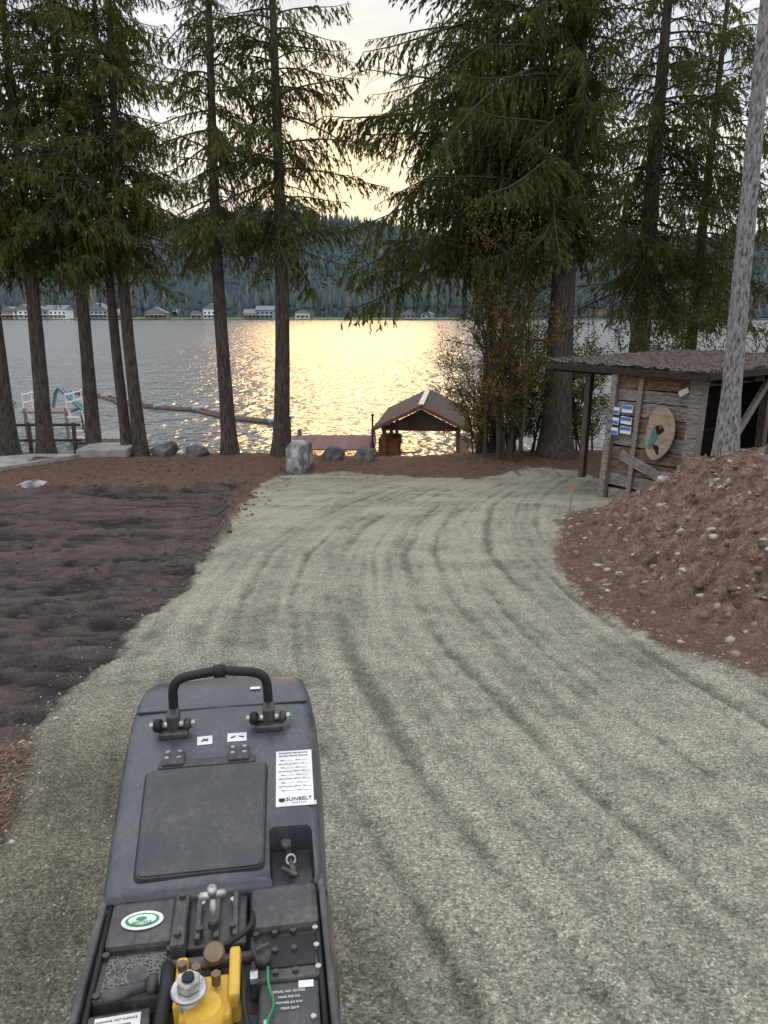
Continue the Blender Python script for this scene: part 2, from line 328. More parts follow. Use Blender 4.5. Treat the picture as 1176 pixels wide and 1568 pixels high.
# ------------------------------------------------------------ conifers
def leaf(V,F,p,d,l,w):
    s=d.cross(Vector((random.uniform(-1,1),random.uniform(-1,1),random.uniform(-.4,1)))).normalized()*w
    b=len(V);q=p+d*l*.45
    V+= [p,q+s,p+d*l,q-s];F.append((b,b+1,b+2,b+3))
def rv(a=1.): return Vector((random.uniform(-a,a),random.uniform(-a,a),random.uniform(-a,a)))
def branch_template(L,kind):
    V=[];F=[]
    rise=random.uniform(.0,.2);dr=random.uniform(.3,.65);up=random.uniform(.12,.28);sw=random.uniform(-.2,.2)
    def pt(t): return Vector((L*t*(1-.08*t),L*sw*t*t,L*(rise*t-dr*t*t+up*t**4)))
    pts=[pt(i/7) for i in range(8)]
    tube(V,F,pts,[.006+.009*L*(1-i/7) for i in range(8)],4)
    step={'dense':.13,'sparse':.165,'bare':.22}[kind]
    t=.12 if kind!='dense' else .08
    LV=[];LF=[]
    while t<1:
        for sd in (-1,1):
            if random.random()<.14: continue
            p=pt(t);tan=(pt(min(t+.05,1.05))-p).normalized()
            lat=Vector((-tan.y,tan.x,0)).normalized()*sd
            d=(tan*random.uniform(.4,1)+lat*random.uniform(.4,1)+Vector((0,0,random.uniform(-1.1,.05)))).normalized()
            tl=L*.25*(1-t)**.8*random.uniform(.5,1.4)+.22
            tp=[];q=p.copy();dd=d.copy();k=max(3,int(tl/.08))
            for i in range(k+1):
                tp.append(q.copy());q=q+dd*tl/k;dd=(dd+Vector((0,0,-.18))+rv(.06)).normalized()
            tube(V,F,[tp[0],tp[-1]] if len(tp)<5 else [tp[0],tp[len(tp)//2],tp[-1]],[.006,.002] if len(tp)<5 else [.006,.004,.002],3)
            if kind=='bare' and random.random()<.8: continue
            nl={'dense':3,'sparse':2,'bare':1}[kind]
            for i in range(len(tp)-1):
                di=(tp[i+1]-tp[i]).normalized()
                for j in range(nl):
                    if kind=='sparse' and random.random()<.28: continue
                    s=random.random();q=tp[i].lerp(tp[i+1],s)
                    ld=(di*random.uniform(.1,.8)+Vector((0,0,-random.uniform(.2,1.1)))+rv(.4)).normalized()
                    leaf(LV,LF,q,ld,random.uniform(.07,.18),random.uniform(.011,.021))
        t+=step/L*random.uniform(.7,1.3)
    nw=len(F);b=len(V)
    V+=LV;F+=[tuple(i+b for i in f) for f in LF]
    mi=np.zeros(len(F),dtype=np.int32);mi[nw:]=1
    return np.array([tuple(v) for v in V]),np.array(F),mi
TL=[1.0,1.8,2.8,4.0]
T={kind:[[branch_template(L,kind) for _ in range(4)] for L in TL] for kind in ('dense','sparse','bare')}
def trunk_mesh(H,r,lean,bend,n=14):
    V=[];F=[];k=26
    for i in range(k+1):
        t=i/k;zz=H*t
        cxx=lean[0]*zz+bend*math.sin(t*5)*.12;cyy=lean[1]*zz
        rad=r*(1-.86*t)+r*.55*math.exp(-zz/.35)
        for j in range(n):
            an=2*math.pi*j/n;q=rad*(1+.10*math.sin(an*3+i*.3)+random.uniform(-.04,.04))
            V.append((cxx+q*math.cos(an),cyy+q*math.sin(an),zz-.25*(i==0)))
    for i in range(k):
        for j in range(n): F.append((i*n+j,i*n+(j+1)%n,(i+1)*n+(j+1)%n,(i+1)*n+j))
    return mesh('trunk',V,F,True)
def conifer(name,x,y,H,r,start,Lmax,nb,lean=(0,0),fm='fol',mixk=(.8,.2,0),bark='bark',bias=None,droop=0,lowfull=.75):
    z=G(x,y)-.1;e=empty(name,(x,y,z));bend=random.uniform(-1,1)
    obj('trunk',trunk_mesh(H,r,lean,bend),M[bark],e)
    AV=[];AF=[];AM=[];off=0
    for i in range(nb):
        t=((i+random.random())/nb)**1.25;h=start+(H-start)*t*.98
        L=Lmax*(lowfull+(1-lowfull)*min(1,t/.2))*(1-t**2*.85)*random.uniform(.45,1.2)
        an=i*2.39996+random.uniform(-.6,.6)
        if bias is not None:
            dlt=(an-bias+math.pi)%(2*math.pi)-math.pi;L*=.65+.45*math.cos(dlt)
        L=max(L,.7)
        kd=random.choices(['dense','sparse','bare'],mixk)[0]
        k=min(range(4),key=lambda q:abs(math.log(TL[q]/L)))
        tv,tf,tm=random.choice(T[kd][k]);s=L/TL[k]
        tt=h/H
        Mx=Matrix.LocRotScale(Vector((lean[0]*h+bend*math.sin(tt*5)*.12,lean[1]*h,h)),Euler((random.uniform(-.4,.4),random.uniform(-.25,.42)+droop-.2*t,an)),Vector((s,s*random.uniform(.85,1.2),s)))
        A=np.array(Mx);W=tv@A[:3,:3].T+A[:3,3]
        AV.append(W);AF.append(tf+off);AM.append(tm);off+=len(W)
    me=fastmesh('crown',np.concatenate(AV),np.concatenate(AF))
    me.materials.append(M['twig']);me.materials.append(M[fm]);me.polygons.foreach_set('material_index',np.concatenate(AM).astype(np.int32))
    obj('crown',me,None,e)
    return e
lf=(.6,.33,.07)
conifer('conifer_tree',-10.3,20.8,14,.25,5.2,3.1,95,fm='fol2',mixk=lf)
conifer('conifer_tree',-9.2,20.6,14,.22,5.3,2.8,110,(.02,0),'fol2',lf)
conifer('conifer_tree',-8.0,20.9,14,.20,5.4,2.7,110,(.008,0),'fol',lf)
conifer('conifer_tree',-6.95,20.6,14,.15,5.1,2.4,95,(.004,0),'fol2',lf)
conifer('conifer_tree',-6.5,20.3,14,.18,5.4,2.6,105,(0,.01),'fol2',lf)
conifer('conifer_tree',-4.1,20.2,14,.20,5.2,2.5,95,(0,0),'fol2',(.35,.47,.18))
conifer('conifer_tree',-2.72,19.9,14,.22,5.1,2.8,115,(.022,0),'fol',(.35,.42,.23))
conifer('conifer_tree',-12.8,21.5,13,.25,4.2,3.0,60,fm='fol',mixk=lf)
conifer('conifer_tree',-9.0,23.6,14,.2,5.8,3.2,60,fm='fol2',mixk=lf)
conifer('douglas_fir_tree',4.45,19.6,16,.38,5.3,5.9,215,(0,0),'fol',(.68,.26,.06),bias=math.pi,droop=-.05)
conifer('hemlock_tree',2.75,21.3,14,.13,6.1,4.6,140,(.01,0),'fol',(.72,.28,0),bias=math.pi*.95,droop=-.04)
conifer('conifer_tree',7.25,22.3,15,.34,4.6,3.9,130,fm='fol',mixk=(.6,.32,.08))
conifer('conifer_tree',9.4,24,15,.22,4.4,3.5,90,fm='fol2',mixk=(.6,.32,.08))
conifer('conifer_tree',12.3,20.5,14,.3,4.3,3.9,80,fm='fol',mixk=(.6,.32,.08))
conifer('conifer_tree',10.2,17.0,14,.28,6.2,3.3,85,fm='fol2',mixk=(.55,.35,.1))
conifer('conifer_tree',4.68,10.35,12,.135,7.2,2.0,40,(-.022,.0),'fol',bark='bark_grey',mixk=(.3,.5,.2))
# ------------------------------------------------------------ deciduous shrubs
def shrub(name,x,y,H,spread,stems,leaves,fm,lsz=.05,z=None):
    V=[];F=[];LV=[];LF=[]
    def grow_(p,d,L,r,lev):
        k=6;pts=[p.copy()];q=p.copy();dd=d.copy()
        for i in range(k):
            q=q+dd*L/k;dd=(dd+rv(.12)+Vector((0,0,.03))).normalized();pts.append(q.copy())
        tube(V,F,pts,[max(.003,r*(1-.75*i/k)) for i in range(k+1)],5 if lev==0 else 3)
        if lev<2:
            for i in range(1,k+1):
                for _ in range(2 if lev==0 else 1):
                    nd=(dd*.8+rv(.9)+Vector((0,0,.15))).normalized()
                    grow_(pts[i],nd,L*random.uniform(.22,.4),r*.4,lev+1)
        if lev>0:
            for _ in range(leaves):
                i=random.randint(1,k);leaf(LV,LF,pts[i]+rv(.10),(rv()+Vector((0,0,-.3))).normalized(),random.uniform(.7,1.4)*lsz,lsz*.36)
    for s in range(stems):
        b=Vector((random.uniform(-.25,.25)*spread,random.uniform(-.25,.25)*spread,0))
        grow_(b,Vector((random.uniform(-.22,.22)*spread/ max(H*.4,.5),random.uniform(-.2,.2),1)).normalized(),H*random.uniform(.6,1),.008*H+.006,0)
    nw=len(F);b=len(V);V+=LV;F+=[tuple(i+b for i in f) for f in LF]
    me=mesh(name,V,F);me.materials.append(M['twig']);me.materials.append(M[fm])
    mi=np.zeros(len(F),dtype=np.int32);mi[nw:]=1;me.polygons.foreach_set('material_index',mi)
    return obj(name,me,None,None,(x,y,(G(x,y) if z is None else z)-.05))
shrub('alder_tree',2.8,19.2,6.2,1.2,5,13,'fol3',.06)
shrub('alder_tree',3.35,18.9,5.4,1.2,4,13,'fol3',.06)
shrub('alder_tree',2.9,20.7,6.4,1.0,4,13,'fol3',.06)
shrub('shoreline_shrub',2.6,20.6,2.6,1.2,7,10,'fol3',.055)
shrub('shoreline_shrub',3.9,20.4,3.4,1.6,7,12,'fol2',.06)
shrub('shoreline_shrub',3.5,21.8,3.6,1.6,7,12,'fol2',.06)
shrub('shoreline_shrub',5.3,20.6,3.0,1.8,7,12,'fol3',.06)
shrub('shoreline_shrub',7.0,20.3,3.4,2,7,10,'fol2',.06)
shrub('shoreline_shrub',9.0,19.8,3.4,2,7,10,'fol2',.06)
shrub('shoreline_shrub',-11.4,22,1.7,1.6,6,12,'fol3')
shrub('shoreline_shrub',-12.5,20,2.0,2,7,14,'fol3')
# ------------------------------------------------------------ rocks
def rock(name,x,y,s,m='rock',zoff=0,seed=0,sub=4):
    bm=bmesh.new();bmesh.ops.create_icosphere(bm,subdivisions=sub,radius=1)
    r_=random.Random(seed);pl=[(Vector((r_.gauss(0,1),r_.gauss(0,1),r_.gauss(0,1))).normalized(),r_.uniform(.45,.85)) for _ in range(15)]
    for v in bm.verts:
        c=v.co.copy()
        for nn,d in pl:
            k=c.dot(nn)
            if k>d: c-=nn*(k-d)
        c+=c.normalized()*.10*(float(fbm(c.x*3+seed,c.y*3+c.z*2,seed))-.5)
        v.co=Vector((c.x*s[0],c.y*s[1],c.z*s[2]))
    me=bpy.data.meshes.new(name);bm.to_mesh(me);bm.free()
    return obj(name,me,M[m],None,(x,y,G(x,y)+zoff),(0,0,seed*1.3))
rock('boulder',-1.98,17.9,(.60,.46,.60),'rock',.14,1)
rock('boulder',-1.30,19.2,(.40,.28,.30),'rock_dark',.06,2)
rock('boulder',-.45,19.0,(.46,.3,.32),'rock_dark',.06,3)
rock('boulder',-5.8,20.0,(.72,.4,.42),'rock_dark',.1,4)
rock('boulder',-4.85,19.8,(.46,.3,.32),'rock_dark',.05,5)
rock('boulder',-6.95,14.9,(.45,.35,.12),'rock',.0,6)
rock('boulder',4.95,9.55,(.22,.2,.24),'rock_dark',.06,7)
rock('boulder',3.5,9.35,(.13,.11,.10),'rock',.05,8)
def scatter(name,pts,m,lo,hi,pw=3):
    bm=bmesh.new();bmesh.ops.create_icosphere(bm,subdivisions=1,radius=1)
    bv=np.array([v.co[:] for v in bm.verts]);bf=np.array([[v.index for v in f.verts] for f in bm.faces]);bm.free()
    n_=len(pts);P=np.array(pts);s=lo+(hi-lo)*rng.random(n_)**pw
    W=bv[None]*(s[:,None,None])*rng.uniform(.55,1.25,(n_,1,3))*np.array([1,1,.7])*rng.uniform(.7,1.25,(n_,len(bv),1))
    W=W+P[:,None,:]
    Fc=(bf[None]+(np.arange(n_)*len(bv))[:,None,None]).reshape(-1,3)
    return obj(name,fastmesh(name,W.reshape(-1,3),Fc),m)
m,n,p=newmat('stone_mix');g=n.add('ShaderNodeNewGeometry')
n.l.new(n.ramp(g.outputs['Random Per Island'],[(0,(.07,.047,.036)),(.5,(.17,.115,.085)),(.85,(.27,.21,.165)),(1,(.44,.40,.36))]),p.inputs['Base Color']);p.inputs['Roughness'].default_value=.9
M['stone_mix']=m
ZG=z.reshape(ny,nx)
def GZ(px,py):
    i=np.clip(np.searchsorted(xs,px)-1,0,nx-2);j=np.clip(np.searchsorted(ys,py)-1,0,ny-2)
    fx=(px-xs[i])/(xs[i+1]-xs[i]);fy=(py-ys[j])/(ys[j+1]-ys[j])
    return (ZG[j,i]*(1-fx)+ZG[j,i+1]*fx)*(1-fy)+(ZG[j+1,i]*(1-fx)+ZG[j+1,i+1]*fx)*fy
py=rng.uniform(3,11,8000);px=np.interp(py,XRy,XRx)+rng.uniform(0,1,8000)**.8*3.5-.02
pts=np.stack([px,py,GZ(px,py)-.006],1);scatter('loose_stones',pts,M['stone_mix'],.006,.052,4.5)
py=rng.uniform(.7,9,14000);px=rng.uniform(-1.9,3.4,14000)
pts=np.stack([px,py,GZ(px,py)-.001],1)
m,n,p=newmat('gravel_stone');g=n.add('ShaderNodeNewGeometry')
n.l.new(n.ramp(g.outputs['Random Per Island'],[(0,(.11,.105,.083)),(.5,(.27,.26,.203)),(1,(.48,.46,.385))]),p.inputs['Base Color']);p.inputs['Roughness'].default_value=.9
scatter('gravel_stones',pts,m,.002,.008,2.5)
ep=[];EP=GRAV
for _ in range(3500):
    i=random.randint(1,len(EP)-3);a_=Vector(EP[i]);b_=Vector(EP[i+1]);q=a_.lerp(b_,random.random())+Vector((random.gauss(0,.11),random.gauss(0,.11)))
    ep.append((q.x,q.y))
ep=np.array(ep);pts=np.stack([ep[:,0],ep[:,1],GZ(ep[:,0],ep[:,1])-.002],1);scatter('edge_gravel',pts,m,.004,.014,3)
py=rng.uniform(2.8,19.5,5000);px=-1.9-rng.random(5000)**1.3*8
pts=np.stack([px,py,GZ(px,py)-.004],1)
m2=mat('clod',(.09,.068,.06),(.04,.03,.026),20,.95,bump=0);scatter('soil_clods',pts,m2,.006,.05,4)
def litter(name,n_,xr,yr,l,m,cond=None):
    px=rng.uniform(*xr,n_);py=rng.uniform(*yr,n_)
    if cond is not None:
        k=cond(px,py);px=px[k];py=py[k]
    n_=len(px);zz=GZ(px,py)+.006;an=rng.uniform(0,6.28,n_);L=rng.uniform(.4,1,n_)*l;ti=rng.uniform(-.25,.35,n_)*L
    dx=np.cos(an)*L;dy=np.sin(an)*L;wx_=-np.sin(an)*.0035*(l/.08);wy_=np.cos(an)*.0035*(l/.08)
    A=np.stack([px-wx_,py-wy_,zz],1);B=np.stack([px+wx_,py+wy_,zz+.002],1);C=np.stack([px+dx,py+dy,zz+abs(ti)],1)
    V=np.stack([A,B,C],1).reshape(-1,3);F=np.arange(n_*3).reshape(-1,3)
    obj(name,fastmesh(name,V,F),m)
m,n,p=newmat('litter');g=n.add('ShaderNodeNewGeometry')
n.l.new(n.ramp(g.outputs['Random Per Island'],[(0,(.06,.03,.02)),(.6,(.15,.085,.055)),(1,(.30,.22,.15))]),p.inputs['Base Color']);p.inputs['Roughness'].default_value=.9
litter('needle_litter',12000,(-2.4,-1.2),(1.2,3.2),.07,m,lambda a,b:sdf(GRAV,a,b)<.02)
litter('bark_debris',5000,(1.6,6),(3,11),.08,m,lambda a,b:sdf(GRAV,a,b)<-.1)
litter('fallen_needles',9000,(-11,3),(13.5,20),.09,m,lambda a,b:sdf(GRAV,a,b)<0)
# ------------------------------------------------------------ shed
SH=empty('wooden_shed',(3.87,13.0,-1.45),(0,0,math.atan2(-.79,.61)))
k=0;zb=.02
while zb<2.05:
    hh=random.uniform(.17,.26)
    box('wall_board_%d'%k,(1.50+random.uniform(-.03,.05),.03,hh-.018),(.75+random.uniform(-.02,.02),random.uniform(-.015,.015),zb+hh/2),M['wood_old'] if random.random()<.5 else M['wood_grey'],SH,(random.uniform(-.06,.06),random.uniform(-.03,.03),0),.004)
    zb+=hh;k+=1
box('sloping_board',(1.25,.03,.17),(.85,-.055,.62),M['wood_grey'],SH,(0,.33,0))
box('corner_post_a',(.12,.12,2.25),(-.0,-.05,1.1),M['wood_grey'],SH,(0,.06,0),.01)
box('batten',(.09,.04,2.1),(.50,-.06,1.05),M['wood_grey'],SH,(0,.05,0),.01)
box('corner_post_b',(.20,.20,2.35),(1.52,-.04,1.12),M['wood_grey'],SH,(0,.03,0),.015)
box('inner_dark_sheet',(1.45,.02,2.1),(.75,.06,1.05),M['dark'],SH)  # near-black sheet behind the board gaps, painted interior darkness
box('rear_light_blocker',(.02,4.1,2.25),(-.04,2.05,1.1),M['dark'],SH);box('end_light_blocker',(1.5,.02,2.25),(.75,4.09,1.1),M['dark'],SH)  # black sheets added to stop light gaps and keep the doorway dark
for q in range(10):  # darker wood colour on these boards paints in the interior shade
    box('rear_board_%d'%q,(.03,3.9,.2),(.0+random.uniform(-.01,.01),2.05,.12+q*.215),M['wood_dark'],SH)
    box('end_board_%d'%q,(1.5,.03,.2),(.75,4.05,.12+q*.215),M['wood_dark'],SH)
for yy,nm in ((2.1,'door_post'),(4.0,'end_post'),(3.0,'stud')):
    box(nm,(.14,.14,2.3),(1.52,yy,1.1),M['wood_post'],SH,(0,0,0),.01)
box('door_header',(.10,4.2,.16),(1.52,2.05,2.12),M['wood_post'],SH)
box('brace',(.07,.11,1.3),(1.60,1.55,1.65),M['wood_grey'],SH,(-.8,0,0))
box('half_wall',(.04,1.8,.9),(1.50,3.05,.45),M['wood_old'],SH)
box('shelf',(.5,1.8,.05),(.35,1.5,1.1),M['wood_dark'],SH)
box('stored_crate',(.5,.6,.5),(.6,1.2,.4),M['wood_dark'],SH)
box('roof_post',(.12,.12,2.25),(-1.50,1.25,1.1),M['wood_post'],SH,(0,.02,0),.01)
box('roof_post_b',(.12,.12,2.25),(-1.50,4.0,1.1),M['wood_post'],SH,(0,0,0),.01)
def slab(name,quad,z0,z1,m,div=24,amp=.0):
    V=[];F=[];q=[Vector(c) for c in quad]
    for L_,zz in enumerate((z0,z1)):
        for j in range(div+1):
            for i in range(div+1):
                s=i/div;t=j/div
                p_=(q[0]*(1-s)+q[1]*s)*(1-t)+(q[3]*(1-s)+q[2]*s)*t
                e_=.06*(random.random()-.5) if (i in(0,div) or j in (0,div)) else 0
                V.append((p_.x+e_,p_.y+e_,p_.z+zz+amp*(random.random()-.3)*(L_==1)))
    n_=(div+1)**2
    for j in range(div):
        for i in range(div):
            a_=j*(div+1)+i;F.append((a_,a_+div+1,a_+div+2,a_+1));b_=a_+n_;F.append((b_,b_+1,b_+div+2,b_+div+1))
    for i in range(div):
        for (a_,b_) in ((i,i+1),(div*(div+1)+i+1,div*(div+1)+i),((i+1)*(div+1),i*(div+1)),(i*(div+1)+div,(i+1)*(div+1)+div)):
            F.append((a_,b_,b_+n_,a_+n_))
    return obj(name,mesh(name,V,F,False),m,SH)
slab('roof_deck',[(-1.62,.15,2.22),(1.85,-.38,2.24),(1.95,4.6,2.28),(-1.75,4.6,2.28)],0,.04,M['wood_dark'],10)
M['roofmoss']=mat('roof_debris',(.17,.125,.10),(.03,.026,.022),22,.95,bump=1,bd=.03,det=8,lo=.42,hi=.62)
slab('roof_cover',[(-1.64,.17,2.22),(1.82,-.34,2.24),(1.92,4.5,2.28),(-1.7,4.5,2.28)],.042,.06,M['roofmoss'],40,.05)
for q in range(6):
    yy=.3+q*.8;box('rafter_%d'%q,(3.4,.06,.11),(.12,yy,2.14),M['wood_dark'],SH,bev=.004)
box('fascia_left',(3.55,.03,.09),(.115,-.13,2.20),M['wood_dark'],SH,(0,-.005,-.152))
box('fascia_front',(.03,5.0,.10),(1.93,2.12,2.25),M['wood_dark'],SH,(.01,0,-.02))
rl=mat('roof_twigs',(.26,.20,.16),(.08,.06,.045),30,.95,bump=0)
V=[];F=[]
for i in range(2600):
    cx_=random.uniform(-1.65,1.85);cy_=random.uniform(-.1,4.4)
    if cy_<.15-.15*(cx_+1.6)+.02: continue
    an=random.uniform(0,6.28);l=random.uniform(.05,.28)
    b=len(V);V+=[(cx_,cy_,2.29),(cx_+.012,cy_+.01,2.30),(cx_+math.cos(an)*l,cy_+math.sin(an)*l,2.30+random.uniform(0,.08))];F.append((b,b+1,b+2))
obj('roof_litter',mesh('roof_litter',V,F),rl,SH)
def disc(name,a_,b_,loc,m,parent,th=.02,n_=28,rot=(0,0,0),jit=.0):
    V=[];F=[]
    for s in (0,1):
        for i in range(n_):
            an=2*math.pi*i/n_;k_=1+jit*math.sin(an*3+1)
            V.append((a_*math.cos(an)*k_,-th*s,b_*math.sin(an)*k_))
    F.append(tuple(range(n_)));F.append(tuple(range(2*n_-1,n_-1,-1)))
    for i in range(n_): F.append((i,n_+i,n_+(i+1)%n_,(i+1)%n_))
    return obj(name,mesh(name,V,F),m,parent,loc,rot)
M['plaque']=mat('plaque_wood',(.42,.33,.24),(.26,.19,.13),5,.8,scale=(1,1,5));M['teal']=mat('teal_paint',(.08,.24,.22),(.04,.14,.13),9,.7);M['blue']=mat('blue_paint',(.06,.20,.5),(.04,.14,.36),9,.6);M['redp']=mat('red_paint',(.28,.06,.04),None,9,.7)
disc('plaque',.25,.44,(.98,-.095,1.28),M['plaque'],SH,rot=(0,.15,0),jit=.04)
disc('plaque_motif_body',.06,.19,(.88,-.118,1.20),M['teal'],SH,.004,rot=(0,.3,0),jit=.15)
disc('plaque_motif_head',.07,.07,(.98,-.118,1.33),M['dark'],SH,.004,jit=.15)
disc('plaque_motif_tail',.04,.08,(.95,-.118,1.02),M['dark'],SH,.004,jit=.25,rot=(0,-.5,0))
disc('plaque_motif_spot',.03,.04,(1.0,-.124,1.38),M['redp'],SH,.003)
for i,(a_,zc) in enumerate(((-.03,1.55),(.22,1.60),(-.03,1.38),(.22,1.41),(-.03,1.21),(.22,1.25))):
    box('plate_%d'%i,(.21,.01,.12),(a_+.12,-.10,zc),M['w_white'],SH,(0,random.uniform(-.08,.08),0),.003)
    box('plate_band_%d'%i,(.19,.004,.055),(a_+.12,-.108,zc+(.025 if i%2 else -.02)),M['blue'],SH,(0,0,0),0)
box('tin_sign',(.18,.01,.09),(1.3,-.055,1.95),M['w_white'],SH,(0,-.5,0),.003)
ST=empty('survey_stake',(2.72,10.9,G(2.72,10.9)))
box('stick',(.025,.02,.42),(0,0,.16),M['plaque'],ST,(.03,.05,0),.003)
box('orange_tip',(.03,.025,.08),(.019,0,.40),mat('orange_paint',(.7,.16,.06),None,9,.6),ST,(.03,.05,0),.003)
# ------------------------------------------------------------ boathouse
BH=empty('boat_shelter',(1.5,31.0,-4.1),(0,0,-.1))
M['broof']=mat('brown_roof',(.10,.078,.072),(.06,.047,.043),1.5,.9,scale=(1,8,1),spec=.1);M['cedar']=mat('cedar_post',(.30,.14,.08),(.17,.075,.045),3,.8,scale=(1,1,4),spec=.1)
W=1.95;zr=2.1;ze=1.15;L_=6.6
for sd in (-1,1):
    V=[(0,-.3,zr),(sd*W,-.3,ze),(sd*W,L_,ze),(0,L_,zr)];V+=[(a_,b_,c_+.1) for a_,b_,c_ in V]
    obj('roof_slope_%s'%('a' if sd<0 else 'b'),mesh('rs',V,[(0,1,2,3),(4,7,6,5),(0,4,5,1),(1,5,6,2),(2,6,7,3),(3,7,4,0)]),M['broof'],BH)
    box('barge_board_%d'%sd,(2.2,.05,.14),(sd*W/2,-.34,(zr+ze)/2+.03),M['cedar'],BH,(0,sd*math.atan2(zr-ze,W),0),.005)
    for yy in (0,3.2,6.3): box('post_%d_%d'%(sd,int(yy)),(.16,.16,1.9),(sd*1.5,yy,.35),M['cedar'],BH,bev=.01)
    box('beam_%d'%sd,(.14,6.4,.16),(sd*1.5,3.2,1.24),M['cedar'],BH)
box('ridge_cap',(.22,6.95,.04),(0,3.15,zr+.12),mat('galvanised',(.55,.53,.50),None,3,.6,metal=0),BH,bev=.005)
obj('gable_panel',mesh('gp',[(-1.6,-.2,1.22),(1.6,-.2,1.22),(0,-.2,2.02)],[(0,1,2)]),M['broof'],BH)
box('tie_beam',(3.2,.14,.16),(0,-.1,1.22),M['cedar'],BH)
box('side_cabin',(.8,1.6,1.1),(-1.35,.9,.2),M['cedar'],BH)
box('deck_left',(.7,7,.12),(-1.6,3.2,-.12),M['wood_old'],BH);box('deck_right',(.5,7,.12),(1.7,3.2,-.12),M['wood_old'],BH)
DK=empty('wooden_dock',(-2.2,33.5,-3.85))
M['deckred']=mat('dock_boards',(.22,.13,.12),(.13,.075,.07),3,.9,scale=(1,6,1),spec=.1)
for i in range(22): box('plank_%d'%i,(3.7,.16,.05),(0,-1.9+i*.175,0),M['deckred'],DK,bev=.005)
for sx in (-1.7,1.7):
    for sy in (-1.8,1.8): cyl('pile_%d_%d'%(sx,sy),(sx,sy,-1.5),(sx,sy,.3),.1,M['wood_post'],DK)
for (qx,qy) in ((-3.25,26.5),(-.4,26.6)):
    e=empty('marker_post',(qx,qy,G(qx,qy)));cyl('pole',(0,0,-.1),(0,0,1.9),.035,M['pole'],e);cyl('cap',(0,0,1.9),(0,0,1.97),.05,M['pole'],e)
BM=empty('floating_walkway',(0,0,LZ))
bp=[(-24,59.5),(-20.2,55.8),(-18,52.5),(-14.6,49.5),(-11.8,48.2),(-9.2,44.6),(-6.2,42.6)]
for i in range(len(bp)-1):
    a_=Vector((*bp[i],.05));b_=Vector((*bp[i+1],.05))
    cyl('log_a_%d'%i,a_,b_,.13,M['wood_post'],BM,12);off=Vector((.35,.45,0));cyl('log_b_%d'%i,a_+off,b_+off,.12,M['wood_post'],BM,12)
    cyl('joint_%d'%i,b_+Vector((-.2,0,.1)),b_+Vector((.4,.5,.12)),.14,M['w_grey'],BM,10)
SW=empty('swim_dock',(-16.2,38.5,LZ))
box('raised_deck',(2.2,2.2,.12),(-.3,0,1.3),M['wood_grey'],SW)
for sx in (-1.3,.7):
    for sy in (-1,1): box('leg_%d_%d'%(sx*10,sy),(.12,.12,2.6),(sx,sy,.2),M['wood_grey'],SW)
for sx in (-1.35,.75):
    for q in (1.75,2.15): box('rail_%d_%d'%(sx*10,q*100),(.05,2.1,.06),(sx,0,q),M['w_white'],SW)
    for sy in (-1,0,1): box('rail_post_%d_%d'%(sx*10,sy),(.06,.06,.95),(sx,sy,1.75),M['w_white'],SW)
box('lower_float',(2.6,2.6,.2),(2.6,-1.2,.15),M['wood_grey'],SW)
box('ladder_rail_a',(.07,.05,1.7),(1.5,-2.2,.7),M['w_white'],SW,(0,-.2,0));box('ladder_rail_b',(.07,.05,1.7),(2.1,-2.2,.7),M['w_white'],SW,(0,-.2,0))
for q in range(4): box('ladder_step_%d'%q,(.6,.12,.05),(1.7-.06*q,-2.2,.25+.32*q),M['w_white'],SW)
V=[];F=[]
for i in range(13):
    t=i/12;xx=-.3+2.2*t;zz=1.4+1.3*(1-t)**1.6*math.sin(min(1,t*5)*1.57)-.9*t*t
    for q,(dy,dz) in enumerate(((-.22,.12),(-.18,0),(.18,0),(.22,.12))): V.append((xx,dy,zz+dz))
    if i:
        for q in range(3): F.append((i*4-4+q,i*4+q,i*4+q+1,i*4-3+q))
obj('slide_chute',mesh('slide',V,F,True),mat('slide_teal',(.15,.36,.40),None,3,.4),SW)
FN=empty('rail_fence',(-11.2,22.2,-2.4))
for i in range(5): cyl('post_%d'%i,(-3+i*1.3,0,-.3),(-3+i*1.3,0,1.0),.06,M['wood_post'],FN,10)
for zz in (.45,.9): cyl('rail_%d'%int(zz*100),(-3.3,0,zz),(2.4,0,zz+.03),.04,M['wood_post'],FN,10)
V=[];F=[]
cp=[(-13.5,15.4,17.6),(-11.5,16.0,18.3),(-10,16.6,18.9),(-9.2,17.3,19.8),(-8.6,18.2,20.6),(-7.9,19.4,20.8)]
for (a_,b_,c_) in cp:
    V+=[(a_,b_,G(a_,b_)+.08),(a_,c_,G(a_,c_)+.08),(a_,b_,G(a_,b_)-.1),(a_,c_,G(a_,c_)-.1)]
for i in range(len(cp)-1):
    b=i*4;F+=[(b,b+4,b+5,b+1),(b+2,b+6,b+4,b),(b+1,b+5,b+7,b+3)]
F+=[(20,22,23,21),(0,1,3,2)]
obj('concrete_path',mesh('concrete_path',V,F),M['concrete'])
box('concrete_step',(1.3,1.2,.22),(-7.35,20.3,-1.88),M['concrete'],bev=.02)
